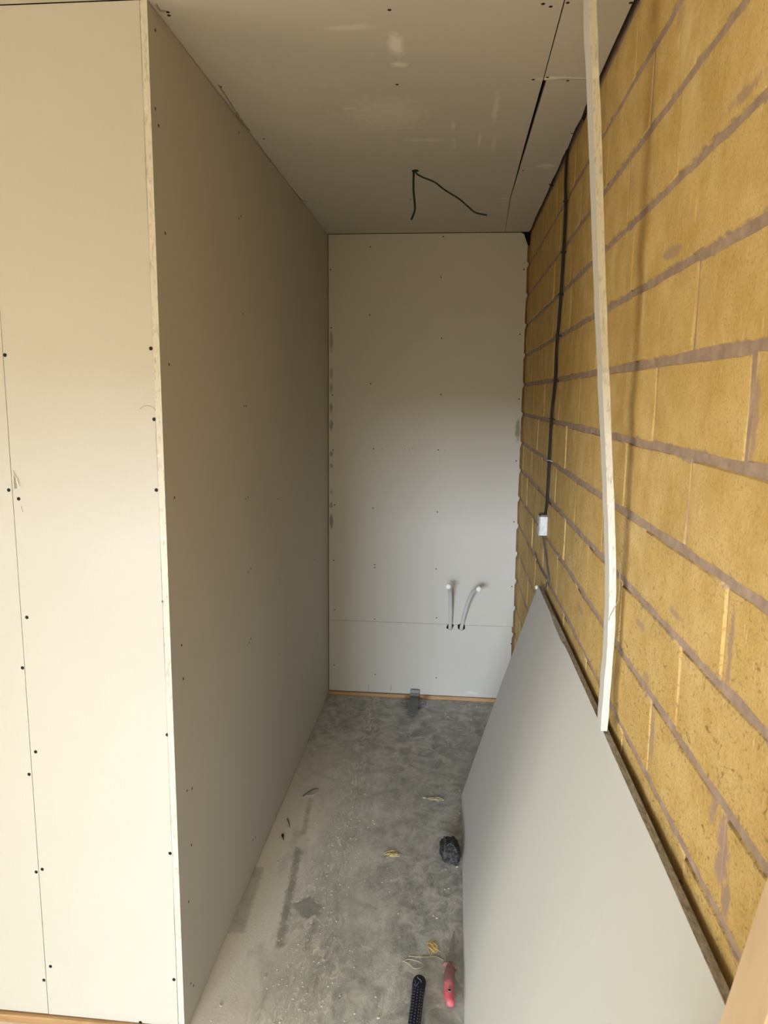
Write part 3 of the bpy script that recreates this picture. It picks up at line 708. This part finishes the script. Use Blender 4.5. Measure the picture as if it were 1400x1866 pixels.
# ------------------------------------------------------------------ dark-gripped hammer, only its grip in view
hm = empty('hammer', (-.055, 1.70, 0)); tag(hm, 'hammer with navy black dotted rubber grip lying on the floor left of the saw', 'hammer')
g0, g1 = at(765, 1784, 2, .018), at(755, 1866, 2, .018); dv = (g1 - g0).normalized()
gp = [g0 + dv * t for t in (-.003, 0, .006, .016, .03, .06, .10, .14, .17, .178)]
gr = [.010, .0150, .0180, .0190, .0180, .0170, .0165, .0165, .0165, .0135]
bm = bmesh.new(); tube(bm, gp, gr, 16, sx=1.0); 
for v_ in bm.verts: v_.co.z = .018 + (v_.co.z - .018) * .93
grip = obj('rubber_grip', bm, M['black_rubber'], hm, smooth=True)
sdv = Vector((dv.y, -dv.x, 0)).normalized()
bm = bmesh.new()
for k in range(13):
    for a_ in (-.95, -.5, 0, .5, .95):
        t = .046 + k * .0095 + (.0045 if a_ in (-.5, .5) else 0)
        c = g0 + dv * t; rr = .0172 if t < .08 else .0167
        q = Vector((c.x, c.y, .018)) + sdv * math.sin(a_) * rr + Vector((0, 0, math.cos(a_) * rr * .93))
        r4 = bmesh.ops.create_icosphere(bm, subdivisions=1, radius=.0013)['verts']
        for v_ in r4: v_.co += q
dots = obj('raised_dots', bm, M['grey_print'], grip); tag(dots, kind='stuff')
for pp in (((-.006, .012), (-.002, .019), (.004, .022), (.007, .030)), ((.000, .032), (-.004, .042), (-.007, .047)), ((-.011, .022), (-.008, .032), (-.010, .042))):
    bm = bmesh.new(); L3 = []
    for a_, t in pp:
        c = g0 + dv * t; h = math.sqrt(max(0, .0187 ** 2 - a_ ** 2)); L3.append(Vector((c.x, c.y, .018 + h * .95)) + sdv * -a_)
    tube(bm, L3, .0011, 5); obj('moulded_rib', bm, M['grey_print'], grip)
obj('end_button', tube(bmesh.new(), [g0 + dv * -.0045, g0 + dv * -.001, g0 + dv * .0], [.004, .0075, .0085], 12), M['grey_print'], grip, smooth=True)
s0, s1 = g0 + dv * .176, g0 + dv * .30
obj('shaft', tube(bmesh.new(), [s0, s1], .0085, 12), M['steel'], hm, smooth=True)
bm = bmesh.new(); hd0 = s1 - sdv * .05; tube(bm, [hd0, hd0 + sdv * .006, hd0 + sdv * .030, hd0 + sdv * .04, hd0 + sdv * .065, hd0 + sdv * .09, hd0 + sdv * .12], [.0135, .0145, .0145, .011, .013, .009, .003], 12)
obj('hammer_head', bm, M['steel'], hm, smooth=True)

# ------------------------------------------------------------------ small litter on the floor
def tuft(name, c, L, n, mat, seed, spread=.6, ang=0.):
    r_ = random.Random(seed); bm = bmesh.new()
    for k in range(n):
        a_ = ang + r_.uniform(-spread, spread); o0 = Vector((r_.gauss(0, .10) * L, r_.gauss(0, .12) * L, 0)); l = L * r_.uniform(.5, 1.)
        d = Vector((math.cos(a_), math.sin(a_), 0)) * l / 2; b_ = Vector((-d.y, d.x, 0)) * r_.uniform(-.5, .5)
        h = r_.uniform(.001, .006)
        tube(bm, smooth_path([c + o0 - d + Vector((0, 0, .0012)), c + o0 + b_ + Vector((0, 0, h)), c + o0 + d + Vector((0, 0, .0012))], 3), .0009, 4)
    return obj(name, bm, mat)
t1 = tuft('wool_tuft', at(789, 1726, 2, 0), .050, 30, M['fibre'], 1, .45, 1.85)
tag(t1, 'bright yellow wool tuft on the concrete just left of the saw blade', 'fibre')
t2 = tuft('wool_tuft', at(715, 1558, 2, 0), .050, 12, M['fibre'], 2, .5, .15)
tag(t2, 'flattened yellow wool tuft mid-floor, left of the black cloth', 'fibre')
t3 = tuft('wool_tuft', at(792, 1457, 2, 0), .07, 8, M['pale_fibre'], 3, .2, -.1)
tag(t3, 'pale fibre strands by a white chip near the far end of the sheet foot', 'fibre')
st_ = obj('paper_strand', tube(bmesh.new(), smooth_path([at(x, y, 2, .0016) for x, y in ((733, 1752), (745, 1748), (762, 1752), (772, 1758), (768, 1763), (755, 1765), (746, 1757), (735, 1751))], 5), .0008, 5), M['pale_fibre'])
tag(st_, 'thin pale looped strand on the floor above the hammer grip', 'strand')
st2 = obj('paper_strand', tube(bmesh.new(), smooth_path([at(x, y, 2, .0015) for x, y in ((745, 1742), (770, 1744), (793, 1743), (808, 1750))], 5), .0009, 5), M['pale_fibre'])
tag(st2, 'thin pale strand running from the yellow tuft to the saw guard', 'strand')
sh_ = empty('board_shaving', at(566, 1444, 2, 0)); tag(sh_, 'curled grey paper shaving by the left partition foot', 'shaving')
obj('curl', tube(bmesh.new(), smooth_path([at(552, 1451, 2, .003), at(560, 1445, 2, .010), at(572, 1438, 2, .012), at(580, 1437, 2, .004)], 5), .0030, 6, sx=.4), M['bracket'], sh_, smooth=True)
obj('curl', tube(bmesh.new(), smooth_path([at(556, 1450, 2, .002), at(570, 1449, 2, .003), at(580, 1442, 2, .002)], 5), .0018, 6), M['crumb'], sh_, smooth=True)
scw = obj('loose_screw', tube(bmesh.new(), [at(515, 1521, 2, .004), at(515.5, 1523, 2, .004), at(516, 1525, 2, .004), at(517, 1531, 2, .003)], [.005, .005, .0025, .001], 8), M['screw'])
tag(scw, 'small black screw lying on the dusty floor near the left partition', 'screw')
sc2 = obj('loose_screw', tube(bmesh.new(), [at(524, 1492, 2, .003), at(527, 1500, 2, .003), at(528, 1508, 2, .002)], [.003, .0022, .001], 6), M['bracket'])
tag(sc2, 'grey screw lying behind the black one near the left partition', 'screw')
def chip_mesh(seed):
    r_ = random.Random(seed); bm = bmesh.new(); bmesh.ops.create_icosphere(bm, subdivisions=1, radius=1)
    for v_ in bm.verts: v_.co = Vector((v_.co.x, v_.co.y * .75, v_.co.z * .4)) * r_.uniform(.6, 1.1)
    z = min(v_.co.z for v_ in bm.verts)
    for v_ in bm.verts: v_.co.z -= z
    me = bpy.data.meshes.new('plaster_chip'); bm.to_mesh(me); bm.free(); me.materials.append(M['crumb']); return me
CM = [chip_mesh(k) for k in range(5)]
chips = [(773, 1455, .015, 'white plaster chip beside the pale fibre strands'), (838, 1441, .012, 'white plaster chip touching the far end of the sheet foot'), (838, 1483, .011, 'white plaster chip at the sheet foot behind the black cloth'),
         (785, 1306, .013, 'pale plaster chip just right of the grey bracket'), (812, 1301, .016, 'flat elongated chip between bracket and sheet, nearer the wall'), (816, 1307, .011, 'small flat chip in front of the elongated one right of the bracket'),
         (869, 1288, .013, 'white chip near the back wall right of the bracket'), (859, 1313, .013, 'white chip at the end of a floor joint near the sheet'), (832, 1320, .008, 'tiny pale chip in front of the bracket and sheet'),
         (813, 1585, .010, 'crescent plaster chip just in front of the black cloth'), (833, 1581, .011, 'yellowish chip against the sheet foot before the cloth'), (811, 1621, .008, 'tiny white chip between cloth and saw, the left one'), (818, 1620, .008, 'tiny white chip between cloth and saw, the right one'),
         (688, 1290, .013, 'pale curled chip left of the grey bracket'), (704, 1292, .009, 'small grey-white chip next to the bracket loop'), (796, 1674, .010, 'white chip behind the yellow tuft'), (790, 1669, .009, 'small chip behind the white chip over the yellow tuft'), (715, 1556, .010, 'yellow-white chip resting in the flattened tuft'),
         (483, 1781, .014, 'yellowish plaster crumb on the dust near the front left'), (590, 1750, .013, 'chalky lump on the plaster trail left of the hammer'), (506, 1572, .011, 'small chip on clean strip by the left partition'), (402, 1833, .011, 'white crumb by the front left partition foot'), (690, 1856, .010, 'white crumb left of the hammer grip at the bottom edge')]
for k, (x, y, r0, lb) in enumerate(chips):
    o = inst('plaster_chip', CM[k % 5], None, at(x, y, 2, 0)); o.scale = (r0 * .62, r0 * .5, r0 * .6); o.rotation_euler = (0, 0, k * 1.3)
    tag(o, lb, 'plaster chip', 'plaster chips on the floor')
# countless crumbs of plaster dust, thickest along the trail
r_ = random.Random(21); bm = bmesh.new()
for k in range(2000):
    t = r_.random()
    if k % 3: x = r_.gauss(-.375, .03 + .07 * r_.random()); y = 1.45 + 1.5 * r_.random() ** 1.3
    else: x = r_.uniform(XL + .02, .06); y = r_.uniform(1.45, 3.7)
    if x < XL + .012 or x > .06: continue
    if -.12 < x < .06 and (1.2 < y < 2.06 or 2.35 < y < 2.5): continue
    if abs(x + .178) < .07 and y > 3.5: continue
    if abs(x + .425) < .04 and 2.02 < y < 2.16: continue
    s_ = .0006 + .0024 * r_.random() ** 4; a_ = r_.uniform(0, 6.28)
    vs = [bm.verts.new((x + s_ * math.cos(a_ + q * 1.57) * (1.3 if q % 2 else .8), y + s_ * math.sin(a_ + q * 1.57), 0)) for q in range(4)]
    tp = bm.verts.new((x, y, s_ * .9))
    for q in range(4): bm.faces.new((vs[q], vs[(q + 1) % 4], tp))
cr_ = obj('plaster_crumbs', bm, M['crumb']); tag(cr_, 'fine pale plaster crumbs scattered in a trail over the concrete floor', 'debris', kind='stuff')

# ------------------------------------------------------------------ rest of the room behind the camera
wf = empty('wall_rear'); tag(wf, kind='structure')
boxo('pier', (XW - .1, YB - .15, 0), (OX0, YB, H + .15), M['grey_render'], wf)
boxo('pier', (OX1, YB - .15, 0), (XR, YB, H + .15), M['grey_render'], wf)
boxo('lintel', (OX0, YB - .15, OZ), (OX1, YB, H + .15), M['grey_render'], wf)
ws_ = empty('wall_left_far'); tag(ws_, kind='structure')  # far wall, pierced by the added side window
boxo('pier', (XW - .1, YB, 0), (XW, WY0, H + .15), M['grey_render'], ws_)
boxo('pier', (XW - .1, WY1, 0), (XW, D + .3, H + .15), M['grey_render'], ws_)
boxo('sill_wall', (XW - .1, WY0, 0), (XW, WY1, WZ0), M['grey_render'], ws_)
boxo('lintel', (XW - .1, WY0, WZ1), (XW, WY1, H + .15), M['grey_render'], ws_)
